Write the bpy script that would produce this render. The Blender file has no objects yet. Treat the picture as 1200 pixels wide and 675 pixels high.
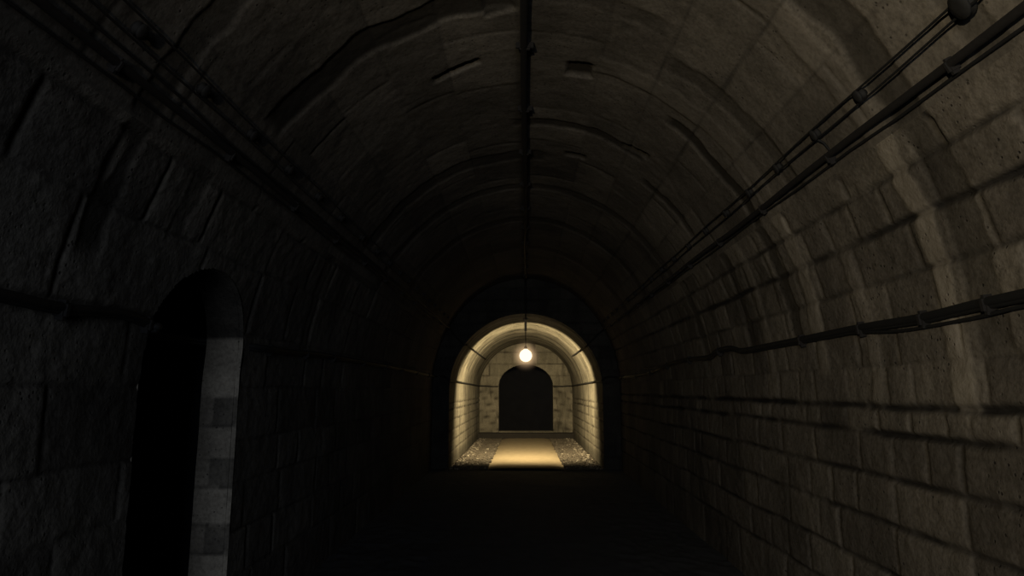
import bpy, bmesh, math, random
import numpy as np
from mathutils import Vector, Matrix
C = bpy.context.scene.collection
PI = math.pi

# ------------------------------------------------------------------ camera, world, lights, exposure
EYE = 1.6            # camera height, also the springing height of both vaults
F = 760.0            # focal length in pixels of the 1200 wide frame
cd = bpy.data.cameras.new('camera'); cam = bpy.data.objects.new('camera', cd); C.objects.link(cam)
cd.sensor_width = 36; cd.lens = F / 1200 * 36; cd.clip_start = 0.05; cd.clip_end = 200
cam.location = (0, 0, EYE)
cam.rotation_euler = (math.radians(90 + 8.94), 0, math.atan(16 / F))
bpy.context.scene.camera = cam
vs = bpy.context.scene.view_settings
vs.view_transform = 'Standard'; vs.look = 'None'; vs.gamma = 1; vs.exposure = 0; vs.use_curve_mapping = False

bpy.context.scene.cycles.diffuse_bounces = 0
w = bpy.data.worlds.new('night'); bpy.context.scene.world = w; w.use_nodes = True
w.node_tree.nodes['Background'].inputs[0].default_value = (0.45, 0.6, 1.0, 1)
w.node_tree.nodes['Background'].inputs[1].default_value = 0.006

def lamp(name, kind, loc, aim, power, col, size, cone=None, blend=1.0):
    d = bpy.data.lights.new(name, kind); o = bpy.data.objects.new(name, d); C.objects.link(o)
    o.location = loc; d.energy = power; d.color = col
    if kind != 'AREA': d.shadow_soft_size = size
    else: d.size = size
    if cone: d.spot_size = math.radians(cone); d.spot_blend = blend
    v = Vector(aim) - Vector(loc); o.rotation_euler = v.to_track_quat('-Z', 'Y').to_euler()
    return o
# a lamp further back along the tunnel, behind the camera, throwing its light on the right hand side
lamp('lamp_behind', 'SPOT', (-0.95, -1.5, 1.9), (2.1, 1.8, 3.6), 310, (1.0, 0.86, 0.61), 0.05, 112, 1.0)
# cold fill added behind the camera to lift the darkest tones
fill_lamp = lamp('cold_fill', 'AREA', (0, -5.8, 2.0), (0, 5, 2.0), 88, (0.72, 0.83, 1.0), 2.8)
lamp('chamber_fill', 'POINT', (2.6, 26.5, 3.4), (0, 30, 0), 14, (0.6, 0.75, 1.0), 0.3)  # dim bluish fill added to lift the dark space beyond the doorway
LAMP = (0.0, 14.55, EYE + 0.76)
lamp('pendant_light', 'SPOT', (LAMP[0], LAMP[1] + 0.22, LAMP[2]), (0, LAMP[1] + 4, LAMP[2] - 2.2), 900, (1.0, 0.80, 0.46), 0.09, 160, 1.0)

# ------------------------------------------------------------------ numpy noise
def _h(ix, iy, s):
    n = (ix.astype(np.int64) * 374761393 + iy.astype(np.int64) * 668265263 + s * 982451653) & 0xffffffff
    n = ((n ^ (n >> 13)) * 1274126177) & 0xffffffff
    return ((n ^ (n >> 16)) & 0xffff) / 65535.0
def vn(x, y, s=0):
    ix = np.floor(x); iy = np.floor(y); fx = x - ix; fy = y - iy
    fx = fx * fx * (3 - 2 * fx); fy = fy * fy * (3 - 2 * fy)
    a = _h(ix, iy, s); b = _h(ix + 1, iy, s); c = _h(ix, iy + 1, s); d = _h(ix + 1, iy + 1, s)
    return (a * (1 - fx) + b * fx) * (1 - fy) + (c * (1 - fx) + d * fx) * fy
def fbm(x, y, s=0, o=4):
    r = 0; a = 0.5; t = 0
    for k in range(o):
        r = r + a * vn(x * 2 ** k, y * 2 ** k, s + k * 17); t += a; a *= 0.5
    return r / t - 0.5
def sstep(a, b, x):
    t = np.clip((x - a) / (b - a), 0, 1); return t * t * (3 - 2 * t)

# ------------------------------------------------------------------ materials
def stone_mat(name, dark, light, mortar, rough=0.9, bump=0.6, streak=0.28):
    m = bpy.data.materials.new(name); m.use_nodes = True; nt = m.node_tree; N = nt.nodes; L = nt.links
    b = N['Principled BSDF']; b.inputs['Roughness'].default_value = rough
    b.inputs['Specular IOR Level'].default_value = 0.2
    def attr(n):
        a = N.new('ShaderNodeAttribute'); a.attribute_name = n; return a.outputs['Fac']
    def mth(op, a, bb):
        q = N.new('ShaderNodeMath'); q.operation = op
        for i, v in enumerate((a, bb)):
            if isinstance(v, (int, float)): q.inputs[i].default_value = v
            else: L.new(v, q.inputs[i])
        return q.outputs[0]
    def mix(f, a, bb, typ='MIX'):
        q = N.new('ShaderNodeMix'); q.data_type = 'RGBA'; q.blend_type = typ
        for i, v in ((0, f), (6, a), (7, bb)):
            if isinstance(v, tuple): q.inputs[i].default_value = v + (1,)
            elif isinstance(v, (int, float)): q.inputs[i].default_value = v
            else: L.new(v, q.inputs[i])
        return q.outputs[2]
    tc = N.new('ShaderNodeTexCoord').outputs['Object']
    def noise(scale, det=6, vec=None, ro=0.6):
        q = N.new('ShaderNodeTexNoise'); q.inputs['Scale'].default_value = scale; q.inputs['Detail'].default_value = det
        q.inputs['Roughness'].default_value = ro
        L.new(vec or tc, q.inputs['Vector']); return q.outputs['Fac']
    def ramp(f, stops):
        q = N.new('ShaderNodeValToRGB'); e = q.color_ramp.elements
        while len(e) < len(stops): e.new(0.5)
        for k, (p, c) in enumerate(stops): e[k].position = p; e[k].color = (c, c, c, 1) if not isinstance(c, tuple) else c + (1,)
        L.new(f, q.inputs[0]); return q.outputs[0]
    big = noise(1.1, 5); mid = noise(6, 6); fine = noise(45, 5); 
    t = mth('ADD', mth('MULTIPLY', attr('tint'), 0.6), mth('MULTIPLY', mid, 0.4))
    col = mix(t, dark, light)
    col = mix(1.0, col, ramp(big, [(0.32, 0.62), (0.52, 1.0), (0.7, 1.25)]), 'MULTIPLY')
    col = mix(0.8, col, ramp(fine, [(0.3, 0.6), (0.6, 1.1)]), 'MULTIPLY')
    # pits in the stone
    vo = N.new('ShaderNodeTexVoronoi'); vo.inputs['Scale'].default_value = 26; L.new(tc, vo.inputs['Vector'])
    pm = mth('MULTIPLY', ramp(vo.outputs['Distance'], [(0.10, 1.0), (0.2, 0.0)]), ramp(noise(3.3, 3), [(0.48, 0.0), (0.6, 1.0)]))
    col = mix(mth('MULTIPLY', pm, 0.75), col, mortar)
    # drips running down: stretched in z
    mp = N.new('ShaderNodeMapping'); mp.inputs['Scale'].default_value = (3.0, 6.0, 0.5); L.new(tc, mp.inputs['Vector'])
    st = noise(1.0, 4, mp.outputs[0])
    col = mix(streak, col, ramp(st, [(0.33, 0.35), (0.47, 1.0), (0.60, 1.0), (0.70, 1.55)]), 'MULTIPLY')
    col = mix(attr('mort'), col, mortar)
    col = mix(mth('MULTIPLY', attr('stain'), 0.8), col, tuple(0.12 * c for c in light))
    col = mix(mth('MULTIPLY', attr('pale'), 0.55), col, tuple(min(1, 1.5 * c) for c in light))
    L.new(col, b.inputs['Base Color'])
    bp = N.new('ShaderNodeBump'); bp.inputs['Strength'].default_value = bump; bp.inputs['Distance'].default_value = 0.02
    hh = mth('ADD', mth('MULTIPLY', mid, 0.8), mth('SUBTRACT', mth('MULTIPLY', fine, 0.35), mth('MULTIPLY', pm, 0.5)))
    L.new(hh, bp.inputs['Height']); L.new(bp.outputs[0], b.inputs['Normal'])
    return m
def plain(name, col, rough=0.6, metal=0.0, var=0.3, scale=20, emit=None, es=0):
    m = bpy.data.materials.new(name); m.use_nodes = True; nt = m.node_tree; N = nt.nodes; L = nt.links
    b = N['Principled BSDF']; b.inputs['Roughness'].default_value = rough; b.inputs['Metallic'].default_value = metal
    n = N.new('ShaderNodeTexNoise'); n.inputs['Scale'].default_value = scale; n.inputs['Detail'].default_value = 5
    t = N.new('ShaderNodeTexCoord'); L.new(t.outputs['Object'], n.inputs['Vector'])
    r = N.new('ShaderNodeMix'); r.data_type = 'RGBA'
    r.inputs[6].default_value = tuple(c * (1 - var) for c in col) + (1,); r.inputs[7].default_value = tuple(min(1, c * (1 + var)) for c in col) + (1,)
    L.new(n.outputs['Fac'], r.inputs[0]); L.new(r.outputs[2], b.inputs['Base Color'])
    bp = N.new('ShaderNodeBump'); bp.inputs['Strength'].default_value = 0.25; bp.inputs['Distance'].default_value = 0.01
    L.new(n.outputs['Fac'], bp.inputs['Height']); L.new(bp.outputs[0], b.inputs['Normal'])
    if emit:
        b.inputs['Emission Color'].default_value = emit + (1,); b.inputs['Emission Strength'].default_value = es
    return m
M = dict(
    stone=stone_mat('soot_stained_limestone', (0.115, 0.100, 0.084), (0.27, 0.237, 0.19), (0.030, 0.027, 0.024)),
    shade_stone=stone_mat('shade_darkened_stone', (0.035, 0.033, 0.03), (0.07, 0.065, 0.055), (0.02, 0.018, 0.016), bump=0.3),  # partition stone, its colour darkened to stand in for shade
    vault=stone_mat('vault_stone', (0.125, 0.11, 0.092), (0.25, 0.22, 0.18), (0.035, 0.032, 0.028), bump=0.28, streak=0.35),
    far=stone_mat('lit_passage_stone', (0.22, 0.20, 0.15), (0.38, 0.34, 0.26), (0.06, 0.05, 0.04), bump=0.8, streak=0.9),
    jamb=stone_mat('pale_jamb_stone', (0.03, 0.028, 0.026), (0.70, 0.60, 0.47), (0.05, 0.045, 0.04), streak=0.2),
    dirt=plain('packed_earth', (0.085, 0.068, 0.048), 0.95, 0, 0.35, 9),
    mud=plain('dark_damp_mud', (0.09, 0.088, 0.086), 0.95, 0, 0.4, 7),
    palepebble=plain('pale_pebbles', (0.42, 0.37, 0.29), 0.85, 0, 0.3, 5),
    path=plain('tan_path', (0.36, 0.285, 0.175), 0.9, 0, 0.3, 7),
    pebble=plain('pebbles', (0.12, 0.10, 0.075), 0.85, 0, 0.75, 5),
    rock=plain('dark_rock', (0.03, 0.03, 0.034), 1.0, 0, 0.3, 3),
    damp=plain('damp_dark_stone', (0.035, 0.030, 0.025), 0.9, 0, 0.3, 6),
    cable=plain('black_cable_sheath', (0.010, 0.010, 0.010), 0.75, 0, 0.3, 30),
    iron=plain('rusted_iron', (0.013, 0.011, 0.010), 0.85, 0.0, 0.5, 30),
    ceramic=plain('sooty_porcelain', (0.012, 0.011, 0.010), 0.8, 0, 0.4, 30),
    zinc=plain('dull_zinc', (0.30, 0.27, 0.22), 0.6, 0.3, 0.3, 30),
    bulb=plain('glowing_bulb', (0.9, 0.85, 0.7), 0.4, 0, 0.02, 10, (1.0, 0.86, 0.60), 1.4),
)

# ------------------------------------------------------------------ mesh helpers
def link(name, me, mat, parent=None):
    o = bpy.data.objects.new(name, me); C.objects.link(o); me.materials.append(mat)
    if parent: o.parent = parent
    return o
def struct(o): o['kind'] = 'structure'; return o
def tag(o, label, cat, group=None):
    o['label'] = label; o['category'] = cat
    if group: o['group'] = group
    return o
def grid(name, P, mat, at=None, keep=None, parent=None, flip=False):
    """P: (n, m, 3) array of points; at: dict of (n, m) float attributes; keep: (n-1, m-1) bool"""
    n, m = P.shape[:2]
    idx = np.arange(n * m).reshape(n, m)
    q = np.stack([idx[:-1, :-1], idx[1:, :-1], idx[1:, 1:], idx[:-1, 1:]], -1)
    if flip: q = q[..., ::-1]
    q = q.reshape(-1, 4)
    if keep is not None: q = q[keep.reshape(-1)]
    used = np.zeros(n * m, bool); used[q.ravel()] = True
    remap = np.cumsum(used) - 1; q = remap[q]
    V = P.reshape(-1, 3)[used]
    me = bpy.data.meshes.new(name)
    me.vertices.add(len(V)); me.vertices.foreach_set('co', V.astype(np.float32).ravel())
    me.loops.add(len(q) * 4); me.loops.foreach_set('vertex_index', q.astype(np.int32).ravel())
    me.polygons.add(len(q)); me.polygons.foreach_set('loop_start', np.arange(0, len(q) * 4, 4, dtype=np.int32))
    me.polygons.foreach_set('use_smooth', np.ones(len(q), bool))
    me.update(calc_edges=True); me.validate()
    for k, v in (at or {}).items():
        a = me.attributes.new(k, 'FLOAT', 'POINT'); a.data.foreach_set('value', v.reshape(-1)[used].astype(np.float32))
    return link(name, me, mat, parent)

def masonry(t, y, bounds, seed, blk, groove=0.02, jw=0.011, strong=None, vj=1.0):
    """relief, block tint and joint mask of coursed stone; t across the courses, y along them"""
    tw = t + 0.03 * fbm(y * 1.7, t * 1.7, seed + 1); yw = y + 0.035 * fbm(y * 2.1 + 9, t * 2.9, seed + 2)
    b = np.array(bounds); i = np.clip(np.searchsorted(b, tw), 1, len(b) - 1)
    dt = np.minimum(tw - b[i - 1], b[i] - tw); lowside = (tw - b[i - 1]) < (b[i] - tw)
    st = np.ones(len(b)) if strong is None else np.array(strong)
    sw = np.where(lowside, st[i - 1], st[i])
    dy = np.full_like(t, 9.0); tint = np.zeros_like(t); off = np.zeros_like(t); jv = np.ones_like(t)
    y0, y1 = float(yw.min()) - 2, float(yw.max()) + 2
    for c in range(1, len(b)):
        mk = i == c
        if not mk.any(): continue
        rr = np.random.RandomState(seed * 31 + c)
        L = blk * max(0.55, min(1.5, (b[c] - b[c - 1]) / 0.27)) * rr.uniform(0.55, 1.45, int((y1 - y0) / blk * 3) + 20)
        J = y0 + np.cumsum(L); J = np.concatenate([[y0 - 5], J, [y1 + 50]])
        k = np.searchsorted(J, yw[mk])
        k = np.clip(k, 1, len(J) - 1)
        d0 = yw[mk] - J[k - 1]; d1 = J[k] - yw[mk]
        dy[mk] = np.minimum(d0, d1); tint[mk] = rr.uniform(0, 1, len(J))[k]
        off[mk] = rr.uniform(-1, 1, len(J))[k]
        q = rr.uniform(0.15, 1, len(J) + 1) ** 1.3
        jv[mk] = np.where(d0 < d1, q[k - 1], q[k])
    nz = np.clip(0.6 + 1.6 * fbm(y * 3, t * 3, seed + 5), 0.15, 1.4)
    w_ = jw * (0.7 + 1.2 * (fbm(y * 6, t * 6, seed + 6, 3) + 0.5))
    gh = np.exp(-(dt / (w_ * np.sqrt(sw))) ** 2) * nz * sw; gv = np.exp(-(dy / w_) ** 2) * nz * jv * vj
    g = np.maximum(gh, gv)
    pil = np.exp(-np.minimum(dt, dy) / 0.02) * 0.005
    rel = -groove * g - pil + off * 0.004 + 0.007 * fbm(y * 5, t * 5, seed + 8, 2) + 0.009 * fbm(y * 16, t * 16, seed + 9, 3)
    return rel, tint, np.clip(g * 1.1, 0, 1)

W, B = 1.95, 2.35        # half width and rise of the big tunnel
R = 1.60                 # the lit passage: half width and radius
Y1, Y2 = 13.7, 22.75     # mouth of the lit passage, its end wall
def prof_big(t):
    """arc length from the floor -> x, z, inward normal for the right half (approx. even parameter)"""
    up = np.clip(t - EYE, 0, None)
    ph = np.interp(up, ARC_L, ARC_P)
    x = np.where(t < EYE, W, W * np.cos(ph)); z = np.where(t < EYE, t, EYE + B * np.sin(ph))
    nx = -np.cos(ph) / W; nz = -np.sin(ph) / B; l = np.hypot(nx, nz)
    return x, z, nx / l, nz / l
ARC_P = np.linspace(0, PI, 721)
_dx = W * np.cos(ARC_P); _dz = B * np.sin(ARC_P)
ARC_L = np.concatenate([[0], np.cumsum(np.hypot(np.diff(_dx), np.diff(_dz)))])
HALF = EYE + ARC_L[360]
def t_of(slope):
    if slope <= 0: return EYE + slope * W
    return EYE + float(np.interp(math.atan(slope * W / B), ARC_P, ARC_L))
ys = [-6.0]
while ys[-1] < 1.2: ys.append(ys[-1] + (0.08 if ys[-1] < 0.6 else 0.016))
while ys[-1] < Y1: ys.append(ys[-1] + max(0.012, 0.0036 * ys[-1]))
ys[-1] = Y1
ys = np.array(ys)

def band(y, c, w_, x, ang, a0, a1, seed):
    """ragged ring stain round the vault: centre c, width w_, between profile positions a0..a1"""
    e = 0.05 * fbm(x * 3, y * 0 + seed, seed, 4) * 2
    edge = 0.04 * fbm(x * 9, y * 9, seed + 3, 4)
    d = np.abs(y - c - e) - w_ / 2 + edge
    return (1 - sstep(-0.02, 0.02, d)) * sstep(a0 - 0.05, a0 + 0.05, ang) * (1 - sstep(a1 - 0.05, a1 + 0.05, ang))

def side_surface(name, t0, t1, bounds, seed, side, blk, mat, strong=None, opening=None, rings=(), dt=0.010, groove=0.02):
    ts = np.linspace(t0, t1, int((t1 - t0) / dt) + 1)
    T, Y = np.meshgrid(ts, ys, indexing='ij')
    rel, tint, mort = masonry(T, Y, bounds, seed, blk, groove, strong=strong)
    stain = np.zeros_like(T); pale = np.zeros_like(T)
    for (c, wd, a0, a1, amt, kind) in rings:
        k = band(Y, c, wd, T, T, a0, a1, int(c * 37) + seed)
        if kind == 'dark': stain = np.maximum(stain, k * amt); rel = rel - 0.012 * k * amt
        else: pale = np.maximum(pale, k * amt); rel = rel + 0.006 * k
    # damp patches
    stain = np.maximum(stain, sstep(0.12, 0.3, fbm(Y * 0.9, T * 0.8, seed + 40)) * 0.5)
    rel = rel * sstep(0, 0.06, t1 - T)
    x, z, nx, nz = prof_big(T)
    P = np.stack([side * (x + nx * rel), Y, z + nz * rel], -1)
    keep = None
    if opening is not None:
        yc = (Y[:-1, :-1] + Y[1:, 1:]) / 2; zc = (z[:-1, :-1] + z[1:, 1:]) / 2
        keep = ~opening(yc, zc)
    return struct(grid(name, P, mat, dict(tint=tint, mort=mort, stain=stain, pale=pale), keep, flip=(side > 0)))

T_SPLIT = t_of(0.69)
sl = [-0.82, -0.63, -0.50, -0.365, -0.24, -0.118, -0.045, 0.068, 0.18, 0.298, 0.437, 0.573, 0.71]
rb = [t_of(s) for s in sl]; rb[0] = -0.3; rb[-1] = T_SPLIT + 0.2
rstrong = [1, 0.9, 1, 1.1, 1.2, 1.3, 1.7, 0.3, 0.5, 0.8, 1.5, 0.9, 1]
ringsR = [(2.95, 0.14, 1.5, 9, 1.0, 'pale'), (2.74, 0.20, 1.75, 9, 0.55, 'dark'), (4.30, 0.16, 1.7, 9, 0.8, 'pale'),
          (4.62, 0.16, 1.9, 9, 0.8, 'dark'), (5.55, 0.16, 1.9, 9, 0.7, 'dark'), (5.2, 0.12, 1.7, 9, 0.4, 'pale'),
          (3.7, 0.10, 1.5, 2.4, 0.35, 'pale'), (7.0, 0.2, 1.9, 9, 0.6, 'dark'), (2.25, 0.10, 1.5, 2.2, 0.5, 'dark')]
wr = side_surface('wall_right', -0.06, T_SPLIT, rb, 3, 1, 0.50, M['stone'], rstrong, rings=ringsR)

# the doorway in the left wall
DY0, DY1 = 3.27, 4.43; DSP, DTOP = 1.80, 2.32
def in_door(y, z):
    yc = (DY0 + DY1) / 2; hw = (DY1 - DY0) / 2
    u = (y - yc) / hw
    return (np.abs(u) < 1) & (z < DSP + (DTOP - DSP) * np.sqrt(np.clip(1 - u * u, 0, 1)))
lb = [-0.3, 0.36, 0.66, 0.98, 1.26, 1.62, 1.98, 2.42, 2.75, T_SPLIT + 0.3]
ringsL = [(2.70, 0.16, 2.2, 9, 0.9, 'dark'), (3.3, 0.14, 2.4, 9, 0.5, 'dark'), (2.66, 0.05, 2.50, 2.72, 1.0, 'pale'), (5.6, 0.2, 1.9, 9, 0.5, 'dark')]
side_surface('wall_left', -0.06, T_SPLIT, lb, 11, -1, 0.62, M['stone'], [0.5] * 10, in_door, ringsL)

# ceiling: one arch from the right shoulder over the crown to the left shoulder
CT0, CT1 = T_SPLIT, 2 * HALF - T_SPLIT
ts = np.linspace(CT0, CT1, int((CT1 - CT0) / 0.015) + 1)
T, Y = np.meshgrid(ts, ys, indexing='ij')
cb = [CT0 - 0.4, t_of(0.74), t_of(1.08), t_of(1.5), t_of(2.3), t_of(4.2)]
cb = cb + [HALF] + [2 * HALF - v for v in cb[::-1]]
rel, tint, mort = masonry(T, Y, cb, 21, 0.62, 0.010, strong=[1, .8, .5, .8, .5, .4, .3, .3, .3, .3, .3, .3, .3, 1][:len(cb)], vj=0.8)
stain = np.zeros_like(T); pale = np.zeros_like(T)
H = HALF
for (c, wd, a0, a1, amt, kind) in [
    (2.74, 0.22, CT0, H - 0.75, 0.75, 'dark'), (3.62, 0.24, H + 0.02, H + 1.75, 1.0, 'dark'), (3.58, 0.16, H - 0.9, H, 0.35, 'dark'),
    (2.98, 0.18, CT0, H - 0.6, 0.35, 'pale'), (4.60, 0.13, CT0, H - 1.15, 1.0, 'dark'), (4.28, 0.22, CT0, H - 0.5, 0.3, 'pale'),
    (5.45, 0.14, H - 1.1, H + 0.1, 0.9, 'dark'), (5.9, 0.12, H - 1.9, H - 1.2, 0.8, 'dark'), (3.9, 0.16, CT0, H - 1.0, 0.5, 'dark'),
    (6.3, 0.25, H - 0.2, H + 1.9, 0.7, 'dark'), (7.3, 0.2, CT0, CT1, 0.6, 'dark'), (8.8, 0.25, CT0, CT1, 0.6, 'dark'), (10.6, 0.3, CT0, CT1, 0.6, 'dark'),
    (2.2, 0.16, CT0, H - 0.4, 0.5, 'dark'), (2.66, 0.18, H + 1.0, CT1, 0.6, 'dark')]:
    k = band(Y, c, wd, T, T, a0, a1, int(c * 37) + 21)
    if kind == 'dark': stain = np.maximum(stain, k * amt); rel = rel - 0.02 * k * amt
    else: pale = np.maximum(pale, k * amt); rel = rel + 0.008 * k
# missing stones and slots in the vault
for (tc_, yc_, ht, hy, d_) in [(H - 0.40, 4.42, 0.09, 0.10, 0.05), (H + 0.50, 4.35, 0.17, 0.035, 0.05), (H - 1.02, 5.4, 0.12, 0.05, 0.05), (H + 0.16, 3.55, 0.09, 0.22, 0.03),
                           (H - 0.5, 6.1, 0.1, 0.05, 0.04)]:
    e = 0.02 * fbm(T * 12, Y * 12, 77)
    k = (1 - sstep(-0.012, 0.012, np.abs(T - tc_) - ht + e)) * (1 - sstep(-0.012, 0.012, np.abs(Y - yc_ - (T - tc_) * 0.25) - hy + e))
    rel = rel - d_ * k; stain = np.maximum(stain, k)
# soot trail along the crown, either side of the conduit
tr = np.exp(-((T - H - 0.02) / (0.055 + 0.03 * fbm(Y * 2, T * 0, 5))) ** 2); stain = np.maximum(stain, tr * 0.8)
stain = np.maximum(stain, sstep(0.10, 0.3, fbm(Y * 0.8, T * 0.8, 61)) * 0.5)
rel = rel * 0.7 * sstep(0, 0.06, T - CT0) * sstep(0, 0.06, CT1 - T)
x, z, nx, nz = prof_big(T)
P = np.stack([x + nx * rel, Y, z + nz * rel], -1)
struct(grid('ceiling', P, M['vault'], dict(tint=tint, mort=mort, stain=stain, pale=pale), flip=True))

# floor of the big tunnel and of the passage
fx = np.linspace(-2.1, 2.1, 141); fy = np.concatenate([np.arange(-6, 1, 0.2), np.arange(1, Y1, 0.05), np.arange(Y1, Y2 + 0.4, 0.035)])
X, Y = np.meshgrid(fx, fy, indexing='ij')
edge = sstep(0.80, 0.95, np.abs(X) + 0.10 * fbm(X * 3, Y * 3, 8))
Z = 0.03 * fbm(X * 1.5, Y * 1.5, 3) * 1.0 + edge * (0.03 * fbm(X * 14, Y * 14, 4, 3)) - 0.012 - 0.015 * (1 - edge) 
PF = np.stack([X, Y, Z - 0.02 * edge], -1); kf = int(np.searchsorted(fy, Y1))
struct(grid('floor', PF[:, :kf + 1], M['mud'], flip=True))
struct(grid('floor_passage', PF[:, kf:], M['dirt'], flip=True))
# the worn tan path down the middle
px_ = np.linspace(-1, 1, 41); py_ = np.arange(Y1 + 0.02, 22.1, 0.035)
U, Y = np.meshgrid(px_, py_, indexing='ij')
hw = 0.84 + 0.16 * fbm(Y * 2.2, np.sign(U) * 3, 14, 4) 
X = U * hw
Z = 0.014 - 0.045 * np.abs(U) ** 6 + 0.012 * fbm(X * 3, Y * 3, 15)
struct(grid('trim_1', np.stack([X, Y, Z], -1), M['path'], flip=True))

# ------------------------------------------------------------------ partition where the big tunnel narrows
a = np.linspace(0, PI, 121)
def ring_pts(hwid, rise, y, foot=EYE, base=0.0, n=20):
    pts = [(hwid, base + (foot - base) * k / n) for k in range(n)]
    pts += [(hwid * math.cos(q), foot + rise * math.sin(q)) for q in a]
    pts += [(-hwid, base + (foot - base) * (1 - k / n)) for k in range(1, n + 1)]
    return np.array(pts)
def annulus(name, inner, outer, y, mat, seed, bounds, blk, n=24, amp=1.0):
    U = np.linspace(0, 1, n)[:, None, None]
    Q = inner[None] * (1 - U) + outer[None] * U
    rel, tint, mort = masonry(Q[..., 1], Q[..., 0] + 10, bounds, seed, blk, 0.02 * amp, 0.016)
    P = np.stack([Q[..., 0], y - rel * (np.minimum(U[..., 0], 1 - U[..., 0]) > 0.001), Q[..., 1]], -1)
    zz = np.zeros_like(tint)
    return struct(grid(name, P, mat, dict(tint=tint, mort=mort, stain=zz, pale=zz), flip=True))
ob = [-0.3] + [0.25 * k for k in range(1, 20)]
annulus('wall_partition', ring_pts(R, R, Y1), ring_pts(W + 0.06, B + 0.06, Y1), Y1 - 0.02, M['shade_stone'], 41, ob, 0.5)

# ------------------------------------------------------------------ the lit passage
yf = np.linspace(Y1 - 0.03, Y2, 330)
tl = np.linspace(0, 2 * EYE + PI * R, 400)
T, Y = np.meshgrid(tl, yf, indexing='ij')
LT = 2 * EYE + PI * R
def small(T):
    ph = np.clip((T - EYE) / R, 0, PI)
    x = np.where(T < EYE, R, np.where(T > EYE + PI * R, -R, R * np.cos(ph)))
    z = np.where(T < EYE, T, np.where(T > EYE + PI * R, LT - T, EYE + R * np.sin(ph)))
    return x, z, -np.cos(ph), -np.sin(ph)
fb = [-0.3, 0.30, 0.52, 0.74, 0.96, 1.18, 1.32, 1.75, 2.15]
fbb = fb + [LT / 2 - 0.9, LT / 2 - 0.3, LT / 2 + 0.3, LT / 2 + 0.9] + [LT - v for v in fb[::-1]]
st_ = [1, 1, 1, 1, 1, 1.3, 1, .2, .1] + [.1] * 4 + [.1, .2, 1, 1.3, 1, 1, 1, 1, 1]
rel, tint, mort = masonry(T, Y, fbb, 51, 0.42, 0.022, 0.014, strong=st_, vj=0.45)
stain = sstep(0.1, 0.3, fbm(Y * 0.9, T * 0.8, 70)) * 0.3; pale = np.zeros_like(T)
vaultm = sstep(1.9, 2.2, T) * (1 - sstep(LT - 2.2, LT - 1.9, T))
# formwork rings round the passage vault
rg = fbm(Y * 2.6, T * 0.35, 81, 4)
stain = np.maximum(stain, vaultm * sstep(0.02, 0.16, rg) * 0.55); pale = np.maximum(pale, vaultm * sstep(0.03, 0.2, -rg) * 0.7)
rel = rel + vaultm * 0.05 * rg
# darker towards the foot of the walls
low = np.minimum(T, LT - T)
stain = np.maximum(stain, (1 - sstep(0.10, 0.34, low + 0.12 * fbm(Y * 3, T * 0, 90))) * 0.75)
tint = tint * 0.5 + 0.25
x, z, nx, nz = small(T)
P = np.stack([x + nx * rel, Y, z + nz * rel], -1)
n1 = int(np.searchsorted(tl, 2.0)); n2 = int(np.searchsorted(tl, LT - 2.0))
for nm, s0, s1 in (('wall_passage_right', 0, n1 + 1), ('ceiling_passage', n1, n2 + 1), ('wall_passage_left', n2, len(tl))):
    struct(grid(nm, P[s0:s1], M['far'], {k: v[s0:s1] for k, v in dict(tint=tint, mort=mort, stain=stain, pale=pale).items()}, flip=True))

# end wall with its arched doorway, a dark step before it and the dark space beyond
DH, DR, DF = 0.94, 0.74, 1.74
inner = ring_pts(DH, DR, 0, DF, 0.10); outer = ring_pts(R + 0.05, R + 0.05, 0)
bb = [-0.3] + [0.06 + 0.21 * k for k in range(1, 9)] + [2.1, 2.5, 2.9, 3.4]
annulus('wall_back', inner, outer, Y2, M['far'], 61, bb, 0.42, 40)
# door_1: the reveal of the end doorway
yy = np.linspace(0, 0.55, 20)
Q = np.array(inner)
D_, K_ = np.meshgrid(yy, np.arange(len(Q)), indexing='ij')
rel = 0.02 * fbm(D_ * 6, K_ * 0.3, 66)
P = np.stack([Q[K_, 0] * (1 + rel), Y2 + D_, Q[K_, 1] + rel], -1)
zz = np.zeros_like(D_)
struct(grid('door_1', P, M['far'], dict(tint=zz + .4, mort=zz, stain=zz + .3, pale=zz)))
def box_mesh(name, x0, x1, y0, y1, z0, z1, mat, bev=0.0, parent=None, inward=False, drop=None):
    bm = bmesh.new(); r = bmesh.ops.create_cube(bm, size=1)
    for v in bm.verts: v.co = Vector(((x0 + x1) / 2 + v.co.x * (x1 - x0), (y0 + y1) / 2 + v.co.y * (y1 - y0), (z0 + z1) / 2 + v.co.z * (z1 - z0)))
    if bev: bmesh.ops.bevel(bm, geom=bm.edges[:], offset=bev, segments=2, affect='EDGES')
    if drop: bmesh.ops.delete(bm, geom=[f for f in bm.faces if drop(f)], context='FACES')
    if inward: bmesh.ops.reverse_faces(bm, faces=bm.faces[:])
    me = bpy.data.meshes.new(name); bm.to_mesh(me); bm.free(); return link(name, me, mat, parent)
struct(box_mesh('trim_2', -R - 0.02, R + 0.02, 22.12, Y2 + 0.5, -0.05, 0.17, M['damp'], 0.02))
struct(box_mesh('trim_3', -DH + 0.01, DH - 0.01, Y2 - 0.12, Y2 + 0.5, 0.165, 0.205, M['far'], 0.01))
# dark chamber beyond the end doorway
struct(box_mesh('wall_chamber', -3.5, 3.5, Y2 + 0.54, Y2 + 8, -1.2, 4.2, M['rock'], inward=True, drop=lambda f: f.normal.y < -0.9))

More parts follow.
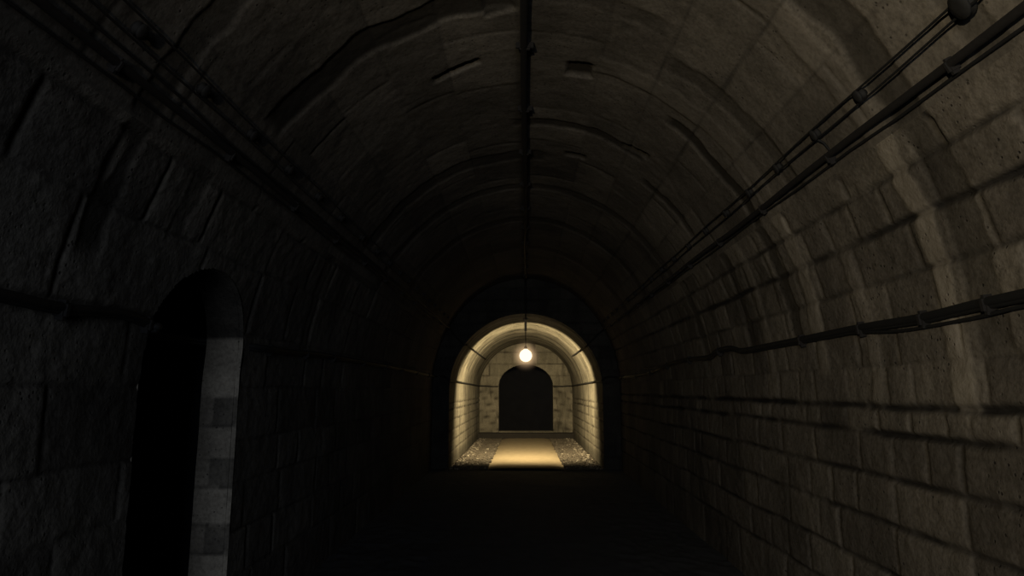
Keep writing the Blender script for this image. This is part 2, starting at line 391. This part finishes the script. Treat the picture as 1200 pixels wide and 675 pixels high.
# ------------------------------------------------------------------ door_2: reveal of the doorway in the left wall
yc = (DY0 + DY1) / 2; hwd = (DY1 - DY0) / 2
outl = [(DY1, 0.0 + DSP * k / 90) for k in range(90)] + [(yc + hwd * math.cos(q), DSP + (DTOP - DSP) * math.sin(q)) for q in np.linspace(0, PI, 61)] + [(DY0, DSP * (1 - k / 90)) for k in range(1, 91)]
outl = np.array(outl)
dd = np.linspace(0.006, 0.26, 22)
Dp, K_ = np.meshgrid(dd, np.arange(len(outl)), indexing='ij')
oy = outl[K_, 0]; oz = outl[K_, 1]
tw = Dp + 0.02 * fbm(oz * 9, Dp * 9, 5)
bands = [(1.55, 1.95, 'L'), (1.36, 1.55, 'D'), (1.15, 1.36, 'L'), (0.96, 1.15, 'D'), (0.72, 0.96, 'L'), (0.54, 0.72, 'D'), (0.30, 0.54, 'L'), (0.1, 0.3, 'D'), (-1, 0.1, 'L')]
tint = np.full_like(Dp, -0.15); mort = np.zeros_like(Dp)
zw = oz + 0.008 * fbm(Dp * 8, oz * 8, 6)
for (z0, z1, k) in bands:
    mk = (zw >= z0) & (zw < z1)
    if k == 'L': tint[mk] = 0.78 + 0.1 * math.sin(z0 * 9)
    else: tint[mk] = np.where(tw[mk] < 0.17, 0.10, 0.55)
    mort = np.maximum(mort, np.exp(-((zw - z0) / 0.006) ** 2) * 0.5)
jx = 0.012 * fbm(oz * 4, Dp * 4, 9)
# pushed in with the curve of the vault above the springing
wallx = np.where(oz > EYE, W * np.sqrt(np.clip(1 - ((oz - EYE) / B) ** 2, 0, 1)), W)
P = np.stack([-(wallx + Dp), oy + np.sign(oy - yc) * jx, oz], -1)
d2 = struct(grid('door_2', P, M['jamb'], dict(tint=tint, mort=mort, stain=np.zeros_like(Dp), pale=np.zeros_like(Dp)), flip=True))
# flange that closes the joint behind the wall face
outer2 = np.stack([yc + (outl[:, 0] - yc) * 1.12, outl[:, 1] * 1.04], -1)
U = np.linspace(-0.06, 1, 4)[:, None, None]; Q = outl[None] * (1 - U) + outer2[None] * U
wx = np.where(Q[..., 1] > EYE, W * np.sqrt(np.clip(1 - ((Q[..., 1] - EYE) / B) ** 2, 0, 1)), W)
zz = np.zeros(Q.shape[:2])
grid('surround', np.stack([-(wx + 0.035), Q[..., 0], Q[..., 1]], -1), M['stone'], dict(tint=zz + .3, mort=zz, stain=zz, pale=zz), parent=d2)
# unlit side chamber
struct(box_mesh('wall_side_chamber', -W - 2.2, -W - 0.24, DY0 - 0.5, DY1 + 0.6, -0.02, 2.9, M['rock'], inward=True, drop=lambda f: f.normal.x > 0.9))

# ------------------------------------------------------------------ tubes, cables
def tube_mesh(name, pts, r, mat, parent=None, seg=10, smooth=3):
    P = [Vector(p) for p in pts]
    if smooth > 1:
        out = []
        for i in range(len(P) - 1):
            p0 = P[max(i - 1, 0)]; p1 = P[i]; p2 = P[i + 1]; p3 = P[min(i + 2, len(P) - 1)]
            for k in range(smooth):
                t = k / smooth
                out.append(0.5 * ((2 * p1) + (p2 - p0) * t + (2 * p0 - 5 * p1 + 4 * p2 - p3) * t * t + (-p0 + 3 * p1 - 3 * p2 + p3) * t ** 3))
        out.append(P[-1]); P = out
    bm = bmesh.new(); rings = []
    for i, p in enumerate(P):
        d = (P[min(i + 1, len(P) - 1)] - P[max(i - 1, 0)]).normalized()
        up = Vector((0, 0, 1)) if abs(d.z) < 0.9 else Vector((1, 0, 0))
        s = d.cross(up).normalized(); u = s.cross(d)
        rings.append([bm.verts.new(p + r * (math.cos(2 * PI * k / seg) * s + math.sin(2 * PI * k / seg) * u)) for k in range(seg)])
    for i in range(len(rings) - 1):
        for k in range(seg):
            bm.faces.new((rings[i][k], rings[i][(k + 1) % seg], rings[i + 1][(k + 1) % seg], rings[i + 1][k]))
    bm.faces.new(rings[0][::-1]); bm.faces.new(rings[-1])
    for f in bm.faces: f.smooth = True
    bmesh.ops.recalc_face_normals(bm, faces=bm.faces[:])
    me = bpy.data.meshes.new(name); bm.to_mesh(me); bm.free(); return link(name, me, mat, parent)
def empty(name, loc=(0, 0, 0)):
    o = bpy.data.objects.new(name, None); o.location = loc; o.empty_display_size = 0.1; C.objects.link(o); return o
def on_big(slope, y, stand, side):
    """point on the big tunnel's lining seen at that slope from the eye, held off by stand"""
    if slope <= 0: x, z, nx, nz = W, EYE + slope * W, -1, 0
    else:
        ph = math.atan(slope * W / B); x, z = W * math.cos(ph), EYE + B * math.sin(ph)
        nx, nz = -math.cos(ph) / W, -math.sin(ph) / B; l = math.hypot(nx, nz); nx /= l; nz /= l
    return (side * (x + nx * stand), y, z + nz * stand)
def on_small(slope, y, stand, side):
    q = math.atan(slope); r = R - stand if slope > 0 else R - stand
    return (side * r * math.cos(q), y, EYE + r * math.sin(q))
rnd = random.Random(4)
def holder(parent, p, side, slope, name, mat, along=0.05, wide=0.10, thick=0.03):
    """strap or bracket round a line, standing from the lining"""
    q = math.atan(slope * W / B) if slope > 0 else 0
    n = Vector((-side * math.cos(q) / W, 0, -math.sin(q) / B)).normalized(); t = Vector((0, 1, 0)).cross(n)
    bm = bmesh.new(); bmesh.ops.create_cube(bm, size=1)
    bmesh.ops.bevel(bm, geom=bm.edges[:], offset=0.2, segments=2, affect='EDGES')
    for v in bm.verts:
        c = v.co.copy(); v.co = Vector(p) + Vector((0, 1, 0)) * c.x * along + t * c.y * wide + n * c.z * thick
    me = bpy.data.meshes.new(name); bm.to_mesh(me); bm.free(); return link(name, me, mat, parent)

# low cable bundles on either wall
def low_line(side, prof, label, thin_pts):
    root = empty('wall_cable', on_big(0.18, 2.0, 0, side))
    inv = Matrix.Translation(-root.location)
    def add(o): o.parent = root; o.matrix_parent_inverse = inv; return o
    sd = lambda y: -0.42 if (side < 0 and 3.3 < y < 4.4) else 0.034
    pts = [on_big(s, y, sd(y), side) for (y, s) in prof]
    pts += [(side * 1.70, Y1 - 0.07, EYE + 0.27), (side * (R - 0.03), Y1 - 0.04, EYE + 0.19)]
    pts += [(side * (R - 0.032), y, EYE + 0.19 - 0.05 * k / 4) for k, y in enumerate((14.6, 16.5, 18.5, 20.6, Y2 - 0.06))]
    end = [(side * (R - 0.07), Y2 - 0.035, EYE + 0.14), (side * 1.25, Y2 - 0.03, EYE + 0.12), (side * (DH + 0.02), Y2 - 0.03, EYE + 0.12)]
    add(tube_mesh('cable', pts + end, 0.020, M['cable'], smooth=4))
    add(tube_mesh('cable', [on_big(s - 0.010, y, sd(y) - 0.006, side) for (y, s) in prof], 0.013, M['cable'], smooth=4))
    if thin_pts: add(tube_mesh('slack_cable', [on_big(s, y, 0.03, side) for (y, s) in thin_pts], 0.008, M['cable'], smooth=5))
    for y in ([2.18, 2.68, 3.12, 3.70, 4.5] if side > 0 else [1.9, 2.6, 3.2, 4.8, 5.6]) + [6.4, 7.6, 8.8, 10, 11.4, 12.8]:
        s = np.interp(y, [q[0] for q in prof], [q[1] for q in prof]) - 0.006
        add(holder(None, on_big(s, y, 0.03, side), side, s, 'bracket', M['iron'], 0.028, 0.085, 0.06))
    return tag(root, label, 'cable')
profR = [(-5.8, .18), (0.5, .19), (1.6, .195), (2.3, .191), (2.75, .187), (3.15, .180), (3.7, .184), (4.5, .181), (5.2, .180), (5.75, .181), (6.05, .204), (6.5, .200), (6.8, .178), (7.6, .186), (8.6, .180), (9.2, .160), (10.5, .135), (12, .13), (13.5, .135)]
low_line(1, profR, 'thick black cable bundle sagging along the lit stone blocks of the right wall', [(1.0, .12), (1.8, .15), (2.4, .166), (2.8, .158), (3.3, .155), (3.7, .168), (4.1, .176)])
profL = [(-5.8, .18), (0.5, .18), (1.6, .19), (2.3, .18), (2.6, .176), (3.0, .188), (3.25, .172), (3.24, .166), (3.33, .16), (4.37, .158), (4.53, .158), (5.2, .160), (5.8, .17), (7, .171), (9, .17), (11, .165), (13.5, .15)]
low_line(-1, profL, 'black cable running along the dark left wall to the doorway and beyond it', None)

# thick conduits at the shoulders of the vault
def shoulder(side, s_big, s_small, label, y_end, thin):
    root = empty('conduit_pipe', on_big(s_big, 2.0, 0, side)); inv = Matrix.Translation(-root.location)
    def add(o): o.parent = root; o.matrix_parent_inverse = inv; return o
    pts = [on_big(s_big + 0.004 * math.sin(y * 2.3), y, 0.032, side) for y in [-5.8] + [0.5 + 0.65 * k for k in range(20)]] 
    jog = [on_big(s_big, Y1 - 0.10, 0.06, side), (side * 1.48, Y1 - 0.08, EYE + 1.12), (side * 1.28, Y1 - 0.08, EYE + 0.92)]
    add(tube_mesh('pipe', pts + jog, 0.018, M['iron'], smooth=3, seg=12))
    add(tube_mesh('thin_pipe', [on_small(s_small, Y1 - 0.10, 0.05, side)] + [on_small(s_small, y, 0.022, side) for y in (Y1 + 0.08, 15, 17, y_end)], 0.018, M['iron'], smooth=2))
    for d_, ds in thin:
        add(tube_mesh('side_cable', [on_big(s_big + d_ * (1 if y < 3.2 else 0.72) + ds * math.sin(y * 3.1), y, 0.014, side) for y in [-5.8] + [0.4 + 0.4 * k for k in range(33)]], 0.007, M['cable'], smooth=2))
    for k in range(13):
        y = 1.35 + 1.0 * k
        add(holder(None, on_big(s_big - 0.010, y, 0.03, side), side, s_big, 'clamp', M['iron'], 0.02, 0.07, 0.05))
    return tag(root, label, 'pipe')
shoulder(1, 0.757, 0.72, 'dark rusty conduit pipe along the right shoulder of the vault below the twin wires', 17.9, [(-0.040, .003)])
shoulder(-1, 0.792, 0.76, 'dark conduit pipe along the left shoulder of the vault below the twin wires', 20.5, [(-0.05, .003), (0.045, .002)])

# twin wires on porcelain insulators
def twin(side, s_hi, s_lo, ylist, label, group):
    root = empty('twin_wire', on_big((s_hi + s_lo) / 2, 2.0, 0, side)); inv = Matrix.Translation(-root.location)
    def add(o): o.parent = root; o.matrix_parent_inverse = inv; return o
    yy = [-5.8] + [0.4 + 0.55 * k for k in range(24)] + [13.5]
    for s in (s_hi, s_lo):
        add(tube_mesh('wire', [on_big(s + 0.004 * math.sin(y * 3 + s * 40), y, 0.034, side) for y in yy], 0.0052, M['cable'], smooth=2, seg=8))
    for y in ylist:
        big = y < 2.3
        mid = (s_hi + s_lo) / 2
        r0 = 0.042 if big else 0.026
        p0 = Vector(on_big(mid, y, -0.005, side)); p1 = Vector(on_big(mid, y, 0.05, side)); n = (p1 - p0).normalized()
        # lathe: waisted porcelain knob carried on a stub
        bm = bmesh.new(); seg = 14; prev = None; s_ = Vector((0, 1, 0)); u_ = n.cross(s_)
        for (h_, rr) in [(0, .5), (.2, .5), (.25, .95), (.45, 1.0), (.55, .62), (.68, .62), (.78, 1.0), (.92, .95), (1.0, .4)]:
            ring = [bm.verts.new(p0 + (p1 - p0) * h_ + r0 * rr * (math.cos(2 * PI * k / seg) * s_ + 1.25 * math.sin(2 * PI * k / seg) * u_)) for k in range(seg)]
            if prev:
                for k in range(seg): bm.faces.new((prev[k], prev[(k + 1) % seg], ring[(k + 1) % seg], ring[k]))
            else: bm.faces.new(ring[::-1])
            prev = ring
        bm.faces.new(prev); bmesh.ops.recalc_face_normals(bm, faces=bm.faces[:])
        for f in bm.faces: f.smooth = True
        me = bpy.data.meshes.new('insulator'); bm.to_mesh(me); bm.free()
        o = link('insulator', me, M['ceramic']); add(o)
    if side > 0:
        add(tube_mesh('drop_wire', [on_big(s_lo, 3.36, 0.03, 1), on_big(0.81, 3.34, 0.02, 1), on_big(0.765, 3.32, 0.03, 1)], 0.006, M['cable'], smooth=3))
    return tag(root, label, 'wire', group)
yR = [2.16, 2.88, 3.35, 3.88, 4.39, 4.92, 5.5] + [6.1 + 0.62 * k for k in range(12)]
twin(1, 0.887, 0.845, yR, 'pair of thin black wires on insulators along the right side of the vault', None)
yL = [1.75, 2.35, 2.87, 3.42, 4.0, 4.6, 5.2] + [5.9 + 0.62 * k for k in range(12)]
twin(-1, 0.955, 0.885, yL, 'pair of thin black wires on insulators along the left side of the vault', None)

# crown conduit
root = empty('crown_conduit', (0, 2.0, EYE + B)); inv = Matrix.Translation(-root.location)
def addc(o): o.parent = root; o.matrix_parent_inverse = inv; return o
addc(tube_mesh('pipe', [(0.0 + 0.008 * math.sin(y), y, EYE + B - 0.05) for y in [-5.8] + [1.0 * k for k in range(1, 14)]] + [(0, Y1 - 0.1, EYE + B - 0.06), (0, Y1 - 0.08, EYE + B - 0.3), (0, Y1 - 0.08, EYE + R + 0.02)], 0.024, M['iron'], seg=12))
addc(tube_mesh('thin_pipe', [(0, Y1 - 0.1, EYE + R - 0.03)] + [(0, y, EYE + R - 0.03) for y in (15, 17, 19, 21, Y2 - 0.05)], 0.014, M['iron'], smooth=1))
for k in range(12):
    addc(holder(None, (0.0, 2.1 + k, EYE + B - 0.035), 1, 1e6, 'clamp', M['iron'], 0.03, 0.12, 0.07))
tag(root, 'dark conduit running along the crown of the vault', 'pipe')

# ------------------------------------------------------------------ pendant lamp
root = empty('pendant_lamp', (LAMP[0], LAMP[1], EYE + R)); inv = Matrix.Translation(-root.location)
def addl(o): o.parent = root; o.matrix_parent_inverse = inv; return o
def lathe(name, cx, cy, prof, mat, seg=24):
    bm = bmesh.new(); prev = None
    for (z, r) in prof:
        ring = [bm.verts.new((cx + r * math.cos(2 * PI * k / seg), cy + r * math.sin(2 * PI * k / seg), z)) for k in range(seg)]
        if prev:
            for k in range(seg): bm.faces.new((prev[k], prev[(k + 1) % seg], ring[(k + 1) % seg], ring[k]))
        else: bm.faces.new(ring[::-1])
        prev = ring
    bm.faces.new(prev); bmesh.ops.recalc_face_normals(bm, faces=bm.faces[:])
    for f in bm.faces: f.smooth = True
    me = bpy.data.meshes.new(name); bm.to_mesh(me); bm.free(); return link(name, me, mat)
lx, ly, lz = LAMP
top = EYE + R
addl(lathe('ceiling_bracket', lx, ly, [(top - 0.30, 0.012), (top - 0.29, 0.028), (top - 0.05, 0.028), (top - 0.045, 0.05), (top + 0.01, 0.055)], M['zinc'], 16))
addl(tube_mesh('cord', [(lx, ly, top - 0.28), (lx, ly, lz + 0.20)], 0.008, M['cable'], smooth=1))
addl(lathe('socket', lx, ly, [(lz + 0.11, 0.035), (lz + 0.17, 0.04), (lz + 0.20, 0.03), (lz + 0.22, 0.012)], M['cable'], 16))
rb_ = 0.14
bl = addl(lathe('bulb', lx, ly, [(lz - rb_ * math.cos(q) , max(0.002, rb_ * math.sin(q))) for q in np.linspace(0.02, 2.75, 18)] + [(lz + 0.15, 0.036)], M['bulb']))
gm = bpy.data.materials.new('bulb_halo'); gm.use_nodes = True; nt = gm.node_tree; nt.nodes.clear(); L_ = nt.links  # lamp halo made as a self-lit volume round the bulb, not glass
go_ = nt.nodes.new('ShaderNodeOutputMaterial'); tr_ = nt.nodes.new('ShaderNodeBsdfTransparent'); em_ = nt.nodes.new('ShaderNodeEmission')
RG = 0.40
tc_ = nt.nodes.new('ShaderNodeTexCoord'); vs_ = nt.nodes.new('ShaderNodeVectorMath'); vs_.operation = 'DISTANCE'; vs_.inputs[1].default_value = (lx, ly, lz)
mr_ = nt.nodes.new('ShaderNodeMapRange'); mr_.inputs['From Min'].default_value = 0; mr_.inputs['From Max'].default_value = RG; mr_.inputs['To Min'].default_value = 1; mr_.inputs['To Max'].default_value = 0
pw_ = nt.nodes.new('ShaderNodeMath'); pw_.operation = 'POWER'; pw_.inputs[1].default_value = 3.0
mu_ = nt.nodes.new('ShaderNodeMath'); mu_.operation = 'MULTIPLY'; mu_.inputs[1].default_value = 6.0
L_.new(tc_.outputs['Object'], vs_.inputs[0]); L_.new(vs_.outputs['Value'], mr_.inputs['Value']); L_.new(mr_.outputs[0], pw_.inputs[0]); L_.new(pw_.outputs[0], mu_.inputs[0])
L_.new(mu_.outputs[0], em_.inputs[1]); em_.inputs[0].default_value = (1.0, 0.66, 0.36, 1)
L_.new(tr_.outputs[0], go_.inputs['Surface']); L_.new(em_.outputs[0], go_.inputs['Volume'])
addl(lathe('halo_volume', lx, ly, [(lz - RG * math.cos(q), max(0.002, RG * math.sin(q))) for q in np.linspace(0.02, 3.12, 30)], gm, 32))  # sphere added only to hold the emitting halo
tag(root, 'glowing bare pendant lamp hanging from the crown of the far passage', 'lamp')

# ------------------------------------------------------------------ gravel strips beside the path
rr = random.Random(9); bm = bmesh.new()
base = bmesh.new(); bmesh.ops.create_icosphere(base, subdivisions=1, radius=1)
bv = [v.co.copy() for v in base.verts]; bf = [[v.index for v in f.verts] for f in base.faces]; base.free()
V = []; Fc = []; pal = []
for i in range(5200):
    s = rr.choice((-1, 1)); x = s * rr.uniform(0.80, 1.56)
    y = rr.uniform(Y1 - 0.1, 22.0) 
    r = rr.uniform(0.012, 0.032) * (1.3 if rr.random() < 0.1 else 1)
    M3 = Matrix.Rotation(rr.uniform(0, 6.28), 3, Vector((rr.random(), rr.random(), rr.random() + .01)).normalized())
    sc = Vector((r * rr.uniform(.7, 1.4), r * rr.uniform(.7, 1.3), r * rr.uniform(.5, .9)))
    n0 = len(V)
    for c in bv:
        q = M3 @ c; V.append((x + q.x * sc.x, y + q.y * sc.y, r * 0.25 + q.z * sc.z))
    pal += [rr.random() < (0.25 if abs(x) > 1.3 else 0.03)] * len(bf)
    Fc += [[n0 + k for k in f] for f in bf]
me = bpy.data.meshes.new('gravel'); me.from_pydata(V, [], Fc); g = link('gravel', me, M['pebble']); me.materials.append(M['palepebble']); me.polygons.foreach_set('material_index', np.array(pal, dtype=np.int32))
g['kind'] = 'stuff'; tag(g, 'loose grey brown gravel along both sides of the tan path', 'gravel')
